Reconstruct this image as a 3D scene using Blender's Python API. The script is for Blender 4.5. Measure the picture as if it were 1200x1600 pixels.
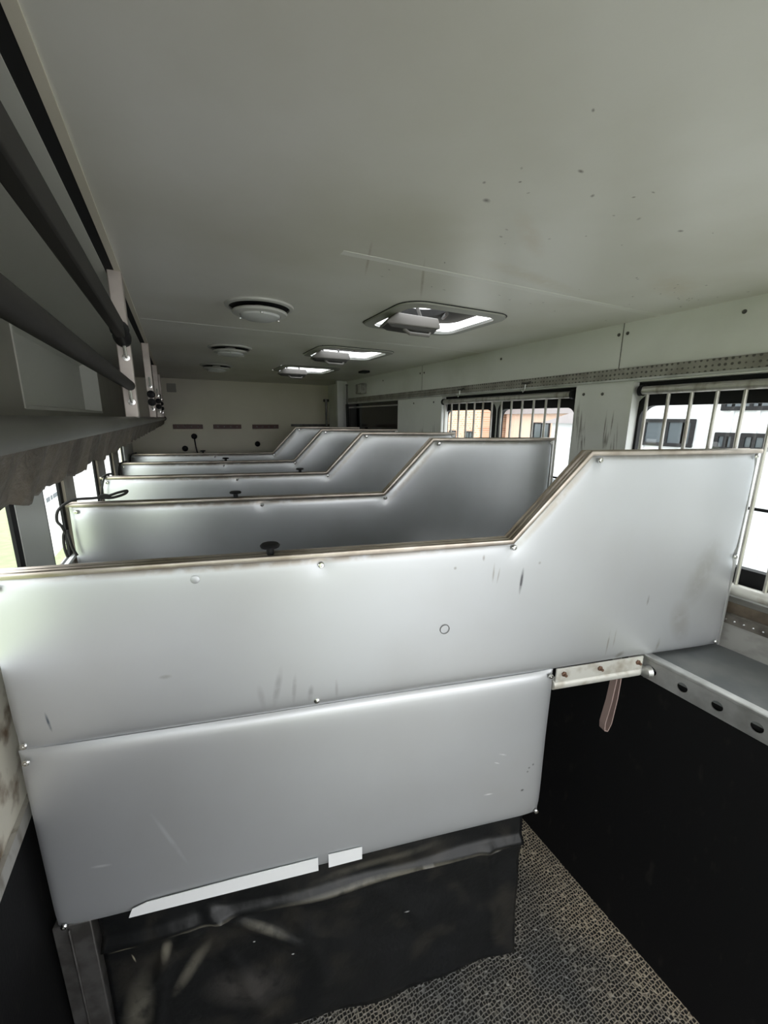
import bpy, math, random
import numpy as np
from mathutils import Vector, Matrix
random.seed(7)
for o in list(bpy.data.objects): bpy.data.objects.remove(o)
SC = bpy.context.scene
COL = SC.collection
H = 2.066                      # eye height above the vehicle floor
FZ = 632.0                     # focal length in pixels of the 1200x1600 frame

# ------------------------------------------------------------------ camera
vy = np.array([275-600, 652-800, FZ]); ey = vy/np.linalg.norm(vy)
vz = -np.array([577-600, 3550-800, FZ]); vz = vz/np.linalg.norm(vz)
vz = vz-(vz@ey)*ey; ez = vz/np.linalg.norm(vz); ex = np.cross(ey, ez)
R = np.array([ex, ey, ez])
cam = bpy.data.cameras.new('camera'); co = bpy.data.objects.new('camera', cam); COL.objects.link(co)
M4 = Matrix.Identity(4)
for i in range(3):
    M4[i][0] = R[i][0]; M4[i][1] = -R[i][1]; M4[i][2] = -R[i][2]
M4[0][3], M4[1][3], M4[2][3] = 0, 0, H
co.matrix_world = M4
cam.sensor_fit = 'AUTO'; cam.sensor_width = 36; cam.lens = FZ/1600*36; cam.clip_start = .02
SC.camera = co
# ------------------------------------------------------------------ world, exposure
w = bpy.data.worlds.new('overcast_sky'); SC.world = w; w.use_nodes = True
bg = w.node_tree.nodes['Background']; bg.inputs[0].default_value = (.97, .985, 1, 1); bg.inputs[1].default_value = 3.6
SC.view_settings.view_transform = 'Standard'; SC.view_settings.look = 'None'
SC.view_settings.gamma = 1; SC.view_settings.use_curve_mapping = False
SC.view_settings.exposure = 0.20

# ------------------------------------------------------------------ materials
def mat(name, col, rough=.5, metal=0., noise=None, bump=None, spec=.5, coat=0.):
    """noise = (colour2, scale, lo, hi, stretch); bump = (scale, strength, distance)"""
    m = bpy.data.materials.new(name); m.use_nodes = True; nt = m.node_tree
    b = nt.nodes['Principled BSDF']
    b.inputs['Base Color'].default_value = (*col, 1); b.inputs['Roughness'].default_value = rough
    b.inputs['Metallic'].default_value = metal; b.inputs['Specular IOR Level'].default_value = spec
    b.inputs['Coat Weight'].default_value = coat
    tc = nt.nodes.new('ShaderNodeTexCoord')
    if noise:
        c2, sc, lo, hi, st = noise
        mp = nt.nodes.new('ShaderNodeMapping'); mp.inputs['Scale'].default_value = st
        nt.links.new(tc.outputs['Object'], mp.inputs[0])
        n = nt.nodes.new('ShaderNodeTexNoise'); n.inputs['Scale'].default_value = sc; n.inputs['Detail'].default_value = 6
        nt.links.new(mp.outputs[0], n.inputs[0])
        mr = nt.nodes.new('ShaderNodeMapRange'); mr.inputs[1].default_value = lo; mr.inputs[2].default_value = hi
        nt.links.new(n.outputs[0], mr.inputs[0])
        mx = nt.nodes.new('ShaderNodeMix'); mx.data_type = 'RGBA'; mx.name = 'dirt_mix'
        mx.inputs[6].default_value = (*col, 1); mx.inputs[7].default_value = (*c2, 1)
        nt.links.new(mr.outputs[0], mx.inputs[0]); nt.links.new(mx.outputs[2], b.inputs['Base Color'])
    if bump:
        sc, s, d = bump
        n = nt.nodes.new('ShaderNodeTexNoise'); n.inputs['Scale'].default_value = sc; n.inputs['Detail'].default_value = 4
        nt.links.new(tc.outputs['Object'], n.inputs[0])
        bp = nt.nodes.new('ShaderNodeBump'); bp.inputs['Strength'].default_value = s; bp.inputs['Distance'].default_value = d
        nt.links.new(n.outputs[0], bp.inputs['Height']); nt.links.new(bp.outputs[0], b.inputs['Normal'])
    return m
def colour_socket(m):
    b = m.node_tree.nodes['Principled BSDF'].inputs['Base Color']
    return b.links[0].from_socket if b.links else None
def add_marks(m, marks):
    """dark or pale wear marks, also painted fold highlights, with a shape of their own: (a, b, half a, half b, tilt deg, colour, strength); a,b = local x,z"""
    nt = m.node_tree; b = nt.nodes['Principled BSDF']; tc = nt.nodes.new('ShaderNodeTexCoord')
    ns = nt.nodes.new('ShaderNodeTexNoise'); ns.inputs['Scale'].default_value = 25; ns.inputs['Detail'].default_value = 8; nt.links.new(tc.outputs['Object'], ns.inputs[0])
    for (a, c, ra, rc, t, colr, st, axes) in marks:
        mp = nt.nodes.new('ShaderNodeMapping'); mp.vector_type = 'TEXTURE'
        if axes == 'xz':
            mp.inputs['Location'].default_value = (a, 0, c); mp.inputs['Rotation'].default_value = (0, math.radians(t), 0); mp.inputs['Scale'].default_value = (ra, 10, rc)
        elif axes == 'yz':
            mp.inputs['Location'].default_value = (0, a, c); mp.inputs['Rotation'].default_value = (math.radians(t), 0, 0); mp.inputs['Scale'].default_value = (10, ra, rc)
        else:
            mp.inputs['Location'].default_value = (a, c, 0); mp.inputs['Rotation'].default_value = (0, 0, math.radians(t)); mp.inputs['Scale'].default_value = (ra, rc, 10)
        nt.links.new(tc.outputs['Object'], mp.inputs[0])
        ln = nt.nodes.new('ShaderNodeVectorMath'); ln.operation = 'LENGTH'; nt.links.new(mp.outputs[0], ln.inputs[0])
        mr = nt.nodes.new('ShaderNodeMapRange'); mr.inputs[1].default_value = 1; mr.inputs[2].default_value = .3; mr.inputs[4].default_value = st
        nt.links.new(ln.outputs['Value'], mr.inputs[0])
        mu = nt.nodes.new('ShaderNodeMath'); mu.operation = 'MULTIPLY'; nt.links.new(mr.outputs[0], mu.inputs[0])
        m2 = nt.nodes.new('ShaderNodeMapRange'); m2.inputs[1].default_value = .25; m2.inputs[2].default_value = .5; nt.links.new(ns.outputs[0], m2.inputs[0])
        nt.links.new(m2.outputs[0], mu.inputs[1])
        mx = nt.nodes.new('ShaderNodeMix'); mx.data_type = 'RGBA'; mx.inputs[7].default_value = (*colr, 1)
        s = colour_socket(m)
        if s: nt.links.new(s, mx.inputs[6])
        else: mx.inputs[6].default_value = b.inputs['Base Color'].default_value
        nt.links.new(mu.outputs[0], mx.inputs[0]); nt.links.new(mx.outputs[2], b.inputs['Base Color'])

STAIN = (.16, .14, .12)
M = {}
M['ceiling'] = mat('ceiling_paint', (.71, .70, .64), .34, noise=((.60, .585, .50), 1.6, .42, .68, (1, 1, 1)), bump=(90, .05, .002), spec=.45)
M['cstrip'] = mat('ceiling_joint_strip', (.76, .755, .70), .4)
M['white'] = mat('white_panel', (.72, .725, .70), .42, noise=((.62, .625, .59), 3, .45, .7, (1, 1, 1)))
M['pillar'] = mat('scuffed_white_panel', (.72, .725, .70), .42, noise=((.62, .625, .59), 3, .45, .7, (1, 1, 1)))
M['cream'] = mat('cream_wall', (.70, .655, .54), .45, noise=((.63, .59, .475), 2, .4, .7, (1, 1, 1)))
M['rackwall'] = mat('rack_wall', (.34, .33, .28), .5, noise=((.27, .26, .22), 3, .4, .7, (1, 1, 1)))
M['rackpanel'] = mat('locker_panel', (.66, .66, .60), .5)
M['dirtycream'] = mat('dirty_cream', (.58, .55, .47), .5, noise=((.15, .10, .06), 11, .50, .66, (1, 1, 1)), bump=(30, .3, .004))
M['silver'] = mat('silver_skin', (.575, .59, .612), .46, .74, noise=((.54, .548, .56), 2.2, .4, .7, (1, 1, 1)))
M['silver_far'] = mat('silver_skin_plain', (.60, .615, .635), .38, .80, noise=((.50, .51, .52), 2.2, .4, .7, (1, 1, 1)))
M['trim'] = mat('aluminium_trim', (.52, .47, .42), .34, .9, noise=((.34, .29, .24), 9, .4, .65, (1, 1, 1)))
M['alu'] = mat('aluminium', (.68, .68, .67), .36, .85, noise=((.46, .46, .45), 12, .45, .7, (1, 1, 1)))
M['alu_dirty'] = mat('dull_aluminium', (.34, .335, .31), .5, .55, noise=((.2, .19, .17), 20, .4, .65, (1, 1, 1)))
M['alu_post'] = mat('aluminium_post', (.50, .45, .41), .45, .5, noise=((.38, .33, .29), 8, .45, .7, (1, 1, 1)))
M['brownpost'] = mat('weathered_post', (.30, .26, .21), .45, .3, noise=((.17, .14, .11), 10, .45, .7, (1, 1, .5)))
M['steel_brown'] = mat('grimy_steel', (.17, .155, .135), .45, .4, noise=((.08, .07, .06), 20, .4, .65, (1, 1, 1)))
M['chrome'] = mat('zinc', (.75, .75, .73), .22, 1.)
M['steel'] = mat('dark_steel', (.16, .155, .15), .45, .7, noise=((.09, .085, .08), 14, .4, .6, (1, 1, 1)))
M['rust'] = mat('rusty_bolt', (.16, .09, .06), .6, .5)
M['black'] = mat('black_plastic', (.010, .010, .011), .55, spec=.25)
M['bar'] = mat('black_rail', (.030, .028, .025), .55, spec=.25)
M['rubber'] = mat('black_rubber', (.013, .013, .014), .55, noise=((.028, .026, .024), 7, .5, .75, (1, 1, 1)), bump=(60, .2, .003))
M['lining'] = mat('black_rubber_lining', (.006, .006, .0065), .7, noise=((.022, .02, .018), 24, .62, .85, (1, 1, .4)), bump=(120, .25, .002), spec=.12)
M['sheet'] = mat('black_sheeting', (.006, .0065, .007), .38, noise=((.030, .027, .022), 6, .52, .78, (1, 1, 1)), spec=.3, bump=(9, .5, .012))
M['ledge'] = mat('grey_ledge', (.155, .165, .17), .42, .3, noise=((.22, .225, .22), 6, .45, .7, (1, 1, 1)))
M['lowpanel'] = mat('worn_grey_panel', (.36, .355, .33), .5, .25, noise=((.22, .215, .20), 9, .45, .68, (1, 1, 2)))
M['brown'] = mat('grimy_strip', (.11, .085, .06), .6, noise=((.06, .045, .03), 20, .4, .65, (1, 1, 1)))
M['tape'] = mat('white_tape', (.80, .81, .82), .5)
M['lip'] = mat('rack_lip', (.13, .13, .115), .4, .2, noise=((.07, .068, .058), 8, .4, .65, (1, .4, 1)))
M['grime'] = mat('dusty_plastic', (.105, .088, .066), .5, .0, noise=((.04, .034, .026), 16, .35, .65, (1, .7, .25)), bump=(70, .6, .006))
M['redwood'] = mat('dark_red_board', (.075, .018, .014), .45)
M['lamp'] = mat('lamp_plastic', (.50, .50, .46), .45)
M['lens'] = mat('lamp_lens', (.55, .56, .54), .25)
M['flange'] = mat('hatch_flange', (.33, .33, .29), .5)
M['grip'] = mat('hatch_grip', (.05, .048, .045), .5)
M['housing'] = mat('hatch_housing', (.17, .16, .15), .5, bump=(60, .1, .002))
M['rope'] = mat('black_cord', (.012, .011, .011), .7)
M['leather'] = mat('pink_webbing', (.33, .24, .22), .6)
M['whitemetal'] = mat('painted_bar', (.50, .485, .455), .35, .5, noise=((.28, .25, .21), 30, .5, .7, (1, 1, .3)))
M['darkgap'] = mat('dark_gap', (.006, .006, .006), .8)
M['reveal'] = mat('white_reveal', (.74, .75, .73), .4)
M['clad'] = mat('metal_cladding', (.62, .64, .65), .5)
M['brick'] = mat('brick', (.46, .27, .19), .8)
M['render'] = mat('beige_render', (.66, .48, .38), .8)
M['roof'] = mat('slate', (.22, .2, .2), .8)
M['dglass'] = mat('dark_window_glass', (.06, .075, .085), .1)
M['asphalt'] = mat('asphalt', (.56, .56, .55), .9, noise=((.48, .48, .47), 2, .4, .7, (1, 1, 1)))
M['grass'] = mat('grass', (.27, .31, .17), .9, noise=((.33, .38, .21), 5, .4, .7, (1, 1, 1)))
M['carpaint'] = mat('car_paint', (.72, .74, .75), .3)
M['boardwhite'] = mat('board_white', (.74, .75, .75), .35)
M['ink'] = mat('print_ink', (.1, .12, .14), .6)
M['blackgloss'] = mat('black_gloss', (.008, .008, .009), .10)

def glass_mat():
    m = bpy.data.materials.new('window_glass'); m.use_nodes = True; nt = m.node_tree
    for n in list(nt.nodes): nt.nodes.remove(n)
    o = nt.nodes.new('ShaderNodeOutputMaterial'); mx = nt.nodes.new('ShaderNodeMixShader')
    t = nt.nodes.new('ShaderNodeBsdfTransparent'); t.inputs[0].default_value = (.90, .93, .92, 1)
    g = nt.nodes.new('ShaderNodeBsdfGlossy'); g.inputs['Roughness'].default_value = .02
    mx.inputs[0].default_value = .05
    nt.links.new(t.outputs[0], mx.inputs[1]); nt.links.new(g.outputs[0], mx.inputs[2])
    nt.links.new(mx.outputs[0], o.inputs[0]); return m
M['glass'] = glass_mat()
def opal_mat():
    m = bpy.data.materials.new('opal_dome'); m.use_nodes = True; nt = m.node_tree
    for n in list(nt.nodes): nt.nodes.remove(n)
    o = nt.nodes.new('ShaderNodeOutputMaterial'); mx = nt.nodes.new('ShaderNodeMixShader'); mx.inputs[0].default_value = .5
    t = nt.nodes.new('ShaderNodeBsdfTransparent'); t.inputs[0].default_value = (.95, .97, .97, 1)
    g = nt.nodes.new('ShaderNodeBsdfTranslucent'); g.inputs[0].default_value = (.9, .92, .92, 1)
    nt.links.new(t.outputs[0], mx.inputs[1]); nt.links.new(g.outputs[0], mx.inputs[2]); nt.links.new(mx.outputs[0], o.inputs[0]); return m
M['opal'] = opal_mat()

def floor_mat():
    m = mat('pebbled_rubber_mat', (.05, .05, .05), .5); nt = m.node_tree; b = nt.nodes['Principled BSDF']
    tc = nt.nodes.new('ShaderNodeTexCoord'); v = nt.nodes.new('ShaderNodeTexVoronoi'); v.inputs['Scale'].default_value = 80; v.feature = 'DISTANCE_TO_EDGE'
    v.inputs['Randomness'].default_value = .45
    mp = nt.nodes.new('ShaderNodeMapping'); mp.inputs['Scale'].default_value = (1, 1, 0); nt.links.new(tc.outputs['Object'], mp.inputs[0])
    nt.links.new(mp.outputs[0], v.inputs['Vector'])
    mr = nt.nodes.new('ShaderNodeMapRange'); mr.inputs[1].default_value = .06; mr.inputs[2].default_value = .22; nt.links.new(v.outputs['Distance'], mr.inputs[0])
    bp = nt.nodes.new('ShaderNodeBump'); bp.inputs['Strength'].default_value = .9; bp.inputs['Distance'].default_value = .006; bp.invert = True
    nt.links.new(mr.outputs[0], bp.inputs['Height']); nt.links.new(bp.outputs[0], b.inputs['Normal'])
    # dust lying in patches and thicker along the wall side (x > 1.2)
    n = nt.nodes.new('ShaderNodeTexNoise'); n.inputs['Scale'].default_value = 3.5; n.inputs['Detail'].default_value = 8; nt.links.new(tc.outputs['Object'], n.inputs[0])
    sx = nt.nodes.new('ShaderNodeSeparateXYZ'); nt.links.new(tc.outputs['Object'], sx.inputs[0])
    wx = nt.nodes.new('ShaderNodeMapRange'); wx.inputs[1].default_value = 1.12; wx.inputs[2].default_value = 1.45; wx.inputs[4].default_value = .42; nt.links.new(sx.outputs[0], wx.inputs[0])
    ad = nt.nodes.new('ShaderNodeMath'); nt.links.new(n.outputs[0], ad.inputs[0]); nt.links.new(wx.outputs[0], ad.inputs[1])
    dm = nt.nodes.new('ShaderNodeMapRange'); dm.inputs[1].default_value = .42; dm.inputs[2].default_value = .95; nt.links.new(ad.outputs[0], dm.inputs[0])
    hi = nt.nodes.new('ShaderNodeMix'); hi.data_type = 'RGBA'; hi.inputs[6].default_value = (.20, .20, .19, 1); hi.inputs[7].default_value = (.55, .47, .35, 1)
    nt.links.new(dm.outputs[0], hi.inputs[0])
    cx = nt.nodes.new('ShaderNodeMix'); cx.data_type = 'RGBA'; cx.inputs[7].default_value = (.022, .021, .02, 1)
    nt.links.new(hi.outputs[2], cx.inputs[6]); nt.links.new(mr.outputs[0], cx.inputs[0]); nt.links.new(cx.outputs[2], b.inputs['Base Color'])
    return m
M['floor'] = floor_mat()
def brickify(m, c1, c2, mortar, sc):
    nt = m.node_tree; b = nt.nodes['Principled BSDF']; tc = nt.nodes.new('ShaderNodeTexCoord')
    sp = nt.nodes.new('ShaderNodeSeparateXYZ'); cb = nt.nodes.new('ShaderNodeCombineXYZ'); nt.links.new(tc.outputs['Object'], sp.inputs[0])
    nt.links.new(sp.outputs[1], cb.inputs[0]); nt.links.new(sp.outputs[2], cb.inputs[1])
    t = nt.nodes.new('ShaderNodeTexBrick'); t.inputs['Scale'].default_value = sc
    t.inputs['Color1'].default_value = (*c1, 1); t.inputs['Color2'].default_value = (*c2, 1); t.inputs['Mortar'].default_value = (*mortar, 1)
    nt.links.new(cb.outputs[0], t.inputs[0]); nt.links.new(t.outputs[0], b.inputs['Base Color'])
brickify(M['brick'], (.50, .27, .17), (.62, .38, .25), (.66, .6, .52), 2.2)
def perforate(m, pitch, col, rad, rows=1):
    nt = m.node_tree; b = nt.nodes['Principled BSDF']; tc = nt.nodes.new('ShaderNodeTexCoord')
    v = nt.nodes.new('ShaderNodeTexVoronoi'); v.inputs['Scale'].default_value = 1/pitch; v.inputs['Randomness'].default_value = .12
    nt.links.new(tc.outputs['Object'], v.inputs['Vector'])
    mr = nt.nodes.new('ShaderNodeMapRange'); mr.inputs[1].default_value = rad+.06; mr.inputs[2].default_value = rad; nt.links.new(v.outputs['Distance'], mr.inputs[0])
    mx = nt.nodes.new('ShaderNodeMix'); mx.data_type = 'RGBA'; mx.inputs[7].default_value = (*col, 1)
    s = colour_socket(m); nt.links.new(s, mx.inputs[6]); nt.links.new(mr.outputs[0], mx.inputs[0]); nt.links.new(mx.outputs[2], b.inputs['Base Color'])
M['perf'] = mat('perforated_channel', (.36, .345, .31), .45, .5, noise=((.24, .225, .20), 12, .4, .65, (1, 1, 1)))
perforate(M['perf'], .02, (.10, .095, .085), .30)

add_marks(M['silver'], [
    (1.342, -.485+H, .0065, .048, 4, (.09, .09, .10), .95, 'xz'), (1.245, -.45+H, .004, .035, 2, (.3, .28, .26), .7, 'xz'),
    (1.262, -.46+H, .003, .03, 8, (.3, .28, .26), .6, 'xz'), (1.12, -.425+H, .006, .006, 0, (.2, .18, .16), .6, 'xz'), (1.21, -.40+H, .005, .012, 0, (.25, .22, .2), .6, 'xz'),
    (.045, -.745+H, .004, .032, -6, (.10, .13, .17), .9, 'xz'), (1.70, -.745+H, .004, .055, 2, (.33, .31, .29), .8, 'xz'),
    (1.725, -.73+H, .003, .04, 2, (.33, .31, .29), .7, 'xz'), (1.76, -.80+H, .022, .012, -30, (.30, .28, .26), .7, 'xz'), (1.92, -.78+H, .008, .03, 5, (.34, .32, .3), .6, 'xz'),
    (1.84, -.60+H, .005, .022, 4, (.28, .27, .26), .7, 'xz'), (2.06, -.52+H, .06, .16, 20, (.44, .44, .43), .7, 'xz'), (2.0, -.70+H, .05, .10, -20, (.42, .41, .40), .6, 'xz'),
    (.60, -.735+H, .012, .07, 12, (.40, .40, .42), .8, 'xz'), (.645, -.75+H, .008, .055, 5, (.42, .42, .44), .8, 'xz'), (.69, -.77+H, .010, .03, 8, (.38, .38, .4), .8, 'xz'),
    (.555, -.76+H, .012, .045, -8, (.45, .45, .47), .7, 'xz'), (.765, -.77+H, .006, .04, 0, (.42, .42, .44), .7, 'xz'),
    (.32, -.66+H, .018, .007, 0, (.38, .38, .38), .7, 'xz'), (1.40, -.43+H, .006, .006, 0, (.3, .28, .26), .6, 'xz'),
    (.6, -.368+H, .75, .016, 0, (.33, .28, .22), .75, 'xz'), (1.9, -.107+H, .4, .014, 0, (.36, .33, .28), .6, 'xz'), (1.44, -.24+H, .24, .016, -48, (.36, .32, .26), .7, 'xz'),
    (1.44, -1.20+H, .005, .005, 0, (.1, .1, .1), .9, 'xz'), (1.455, -1.19+H, .005, .006, 0, (.1, .1, .1), .9, 'xz'), (1.435, -1.215+H, .005, .005, 0, (.1, .1, .1), .8, 'xz'), (1.42, -1.29+H, .008, .006, 0, (.1, .1, .1), .9, 'xz'),
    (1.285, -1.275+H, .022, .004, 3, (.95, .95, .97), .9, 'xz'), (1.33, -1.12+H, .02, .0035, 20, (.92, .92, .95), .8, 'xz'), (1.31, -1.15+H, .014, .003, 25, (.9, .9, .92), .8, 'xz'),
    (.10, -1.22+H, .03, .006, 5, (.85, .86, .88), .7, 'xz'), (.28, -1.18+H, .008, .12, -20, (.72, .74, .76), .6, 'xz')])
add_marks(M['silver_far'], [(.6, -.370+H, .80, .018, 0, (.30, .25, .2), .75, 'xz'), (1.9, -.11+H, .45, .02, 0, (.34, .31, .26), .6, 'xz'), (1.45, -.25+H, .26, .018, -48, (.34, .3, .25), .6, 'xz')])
D_ = (.16, .15, .12)  # tan for the skirt: highlights painted along the fold crests, plus dust
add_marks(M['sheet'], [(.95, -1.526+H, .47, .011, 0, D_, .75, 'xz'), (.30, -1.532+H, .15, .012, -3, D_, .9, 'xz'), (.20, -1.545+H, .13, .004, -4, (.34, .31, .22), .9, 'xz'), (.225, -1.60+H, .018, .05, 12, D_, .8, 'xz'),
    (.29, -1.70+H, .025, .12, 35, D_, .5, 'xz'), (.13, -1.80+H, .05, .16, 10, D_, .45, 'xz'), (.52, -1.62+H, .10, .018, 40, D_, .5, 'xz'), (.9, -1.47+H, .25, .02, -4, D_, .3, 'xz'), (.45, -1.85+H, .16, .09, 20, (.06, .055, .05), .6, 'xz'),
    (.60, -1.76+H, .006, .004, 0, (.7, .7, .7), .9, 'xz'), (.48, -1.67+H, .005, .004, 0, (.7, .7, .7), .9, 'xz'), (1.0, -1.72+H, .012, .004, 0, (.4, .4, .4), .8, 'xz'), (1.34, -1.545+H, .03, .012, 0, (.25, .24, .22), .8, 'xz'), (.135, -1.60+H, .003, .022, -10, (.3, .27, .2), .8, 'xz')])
pm = []
for (y0, n) in ((1.24, 9), (1.41, 10), (2.9, 5), (2.72, 4)):
    for i in range(n):
        pm.append((y0+random.uniform(-.045, .045), -.08+H+random.uniform(-.09, .1), .0035+random.random()*.004, .05+random.random()*.08, random.uniform(-6, 6), (.17, .15, .13), random.uniform(.45, .9), 'yz'))
add_marks(M['pillar'], pm)
cm = [(.58, .72, .012, .008, 20, (.1, .08, .06), .9, 'xy'), (1.05, .62, .01, .006, 0, (.12, .1, .08), .8, 'xy'), (.78, .80, .16, .03, 35, (.60, .53, .42), .5, 'xy'),
      (1.0, 1.0, .30, .04, 10, (.6, .55, .42), .5, 'xy'), (1.45, .85, .22, .07, 15, (.6, .54, .43), .5, 'xy'), (.72, 1.18, .2, .006, 60, (.34, .3, .22), .7, 'xy'), (.50, 1.10, .14, .005, 70, (.36, .3, .22), .6, 'xy')]
for i in range(46):
    cm.append((random.uniform(.5, 1.75), random.uniform(.45, 1.25), random.uniform(.003, .010), random.uniform(.002, .005), random.uniform(0, 60), (.14, .12, .09), random.uniform(.6, .95), 'xy'))
for i in range(10):
    cm.append((1.60+random.uniform(-.12, .1), .88+random.uniform(-.05, .05), .008, .003, 40, (.16, .14, .10), .8, 'xy'))
add_marks(M['ceiling'], cm)

# ------------------------------------------------------------------ mesh helpers (all input z given as world z)
class MB:
    def __init__(s): s.v = []; s.f = []
    def add(s, vs, fs):
        n = len(s.v); s.v += [tuple(v) for v in vs]; s.f += [tuple(i+n for i in f) for f in fs]; return s
    def box(s, x0, x1, y0, y1, z0, z1):
        return s.add([(x0, y0, z0), (x1, y0, z0), (x1, y1, z0), (x0, y1, z0), (x0, y0, z1), (x1, y0, z1), (x1, y1, z1), (x0, y1, z1)],
                     [(0, 3, 2, 1), (4, 5, 6, 7), (0, 1, 5, 4), (1, 2, 6, 5), (2, 3, 7, 6), (3, 0, 4, 7)])
    def tube(s, pts, r, n=12, cap=True):
        pts = [Vector(p) for p in pts]; rs = r if isinstance(r, (list, tuple)) else [r]*len(pts)
        base = len(s.v); up = None
        for i, p in enumerate(pts):
            d = (pts[min(i+1, len(pts)-1)]-pts[max(i-1, 0)]).normalized()
            if up is None: up = Vector((0, 0, 1)) if abs(d.z) < .9 else Vector((1, 0, 0))
            a = d.cross(up).normalized(); b = a.cross(d).normalized(); up = b
            for k in range(n):
                t = 2*math.pi*k/n; s.v.append(tuple(p+a*math.cos(t)*rs[i]+b*math.sin(t)*rs[i]))
        for i in range(len(pts)-1):
            for k in range(n):
                k2 = (k+1) % n; s.f.append((base+i*n+k, base+i*n+k2, base+(i+1)*n+k2, base+(i+1)*n+k))
        if cap:
            s.f.append(tuple(base+k for k in range(n))[::-1]); s.f.append(tuple(base+(len(pts)-1)*n+k for k in range(n)))
        return s
    def lathe(s, c, prof, axis=(0, 0, 1), n=24):
        ax = Vector(axis).normalized(); a = ax.orthogonal().normalized(); b = ax.cross(a); c = Vector(c); base = len(s.v)
        for (r, h) in prof:
            for k in range(n):
                t = 2*math.pi*k/n; s.v.append(tuple(c+ax*h+(a*math.cos(t)+b*math.sin(t))*max(r, 1e-5)))
        for i in range(len(prof)-1):
            for k in range(n):
                k2 = (k+1) % n; s.f.append((base+i*n+k, base+i*n+k2, base+(i+1)*n+k2, base+(i+1)*n+k))
        return s
    def loops(s, loops, close=False):
        n = len(loops[0]); base = len(s.v)
        for L in loops: s.v += [tuple(p) for p in L]
        m = len(loops)
        for i in range(m if close else m-1):
            j = (i+1) % m
            for k in range(n):
                k2 = (k+1) % n; s.f.append((base+i*n+k, base+i*n+k2, base+j*n+k2, base+j*n+k))
        return s
    def grid(s, rows):
        n = len(rows[0]); base = len(s.v)
        for r in rows: s.v += [tuple(p) for p in r]
        for i in range(len(rows)-1):
            for k in range(n-1): s.f.append((base+i*n+k, base+i*n+k+1, base+(i+1)*n+k+1, base+(i+1)*n+k))
        return s
    def sweep(s, path, prof, closed_prof=True):
        """path: (x,z) points; prof: (y, n) offsets, n along the upward normal of the path; mitred"""
        rows = []
        for i, p in enumerate(path):
            p = Vector((p[0], p[1]))
            ds = []
            if i > 0: ds.append((p-Vector(path[i-1])).normalized())
            if i < len(path)-1: ds.append((Vector(path[i+1])-p).normalized())
            d = sum(ds, Vector((0, 0))).normalized(); nn = Vector((-d.y, d.x)); k = 1/max(.3, abs(d.dot(ds[0])))
            rows.append([(p.x+nn.x*q[1]*k, q[0], p.y+nn.y*q[1]*k) for q in prof])
        s.loops(rows); n = len(prof); b = len(s.v)-n*len(path)
        s.f.append(tuple(range(b, b+n))); s.f.append(tuple(range(len(s.v)-n, len(s.v)))[::-1]); return s
    def build(s, name, m, parent=None, origin=(0, 0, 0), bevel=0, smooth=35, fix=True):
        me = bpy.data.meshes.new(name); ox, oy, oz = origin
        me.from_pydata([(x-ox, y-oy, z-oz) for x, y, z in s.v], [], s.f)
        if fix:
            import bmesh
            bm = bmesh.new(); bm.from_mesh(me); bmesh.ops.recalc_face_normals(bm, faces=bm.faces); bm.to_mesh(me); bm.free()
        me.update(); me.materials.append(M[m] if isinstance(m, str) else m)
        if smooth:
            me.polygons.foreach_set('use_smooth', [True]*len(me.polygons)); me.set_sharp_from_angle(angle=math.radians(smooth))
        o = bpy.data.objects.new(name, me); COL.objects.link(o)
        if parent: o.parent = parent
        else: o.location = origin
        if bevel:
            b = o.modifiers.new('bevel', 'BEVEL'); b.width = bevel; b.segments = 2; b.limit_method = 'ANGLE'
        return o
def struct(o, label=None):
    o['kind'] = 'structure'
    if label: o['label'] = label
    return o
def tag(o, label, cat, group=None, kind=None):
    o['label'] = label; o['category'] = cat
    if group: o['group'] = group
    if kind: o['kind'] = kind
    return o
def thing(name, loc, label, cat, group=None, rz=0):
    o = bpy.data.objects.new(name, None); o.empty_display_size = .05; COL.objects.link(o); o.location = loc; o.rotation_euler = (0, 0, rz)
    return tag(o, label, cat, group)
def rrect(a0, a1, b0, b1, r, n=6):
    out = []
    for (ca, cb, t0) in ((a1-r, b1-r, 0), (a0+r, b1-r, 90), (a0+r, b0+r, 180), (a1-r, b0+r, 270)):
        for i in range(n+1):
            t = math.radians(t0+90*i/n); out.append((ca+r*math.cos(t), cb+r*math.sin(t)))
    return out
def copy_tree(o, parent=None):
    c = o.copy(); COL.objects.link(c)
    if parent: c.parent = parent
    for ch in list(o.children): copy_tree(ch, c)
    return c

XL, XR, XLOW, YB, YF = -.46, 1.79, 1.45, 5.2, -1.25
ZC = .416+H
def zz(z): return z+H

# ================================================================== STRUCTURE
struct(MB().box(XL-.02, XLOW+.02, YF, YB, -.06, 0).build('floor', 'floor'), 'dusty pebbled black rubber floor mat')
# ceiling with three hatch openings
HY = [1.59, 2.615, 3.63]; HX0, HX1, HD = .80, 1.25, .205
c = MB(); c.box(XL-.1, HX0, YF, YB+.05, ZC, ZC+.008); c.box(HX1, XR+.12, YF, YB+.05, ZC, ZC+.008)
ys = [YF]+[y+d for y in HY for d in (-HD, HD)]+[YB+.05]
for i in range(0, len(ys), 2): c.box(HX0, HX1, ys[i], ys[i+1], ZC, ZC+.008)
struct(c.build('ceiling', 'ceiling', smooth=0), 'stained pale painted ceiling')
for i, (ya, yb) in enumerate(((1.075, 1.10), (2.16, 2.18))):
    struct(MB().box((.42, -.10)[i], XR, ya, yb, ZC-.0006, ZC).build('trim_%d' % (i+1), 'cstrip'), 'pale joint strip across the ceiling')
struct(MB().box(XL-.12, XR+.12, YB, YB+.05, -.06, ZC).build('wall_back', 'cream'), 'cream bulkhead at the far end')

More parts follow.
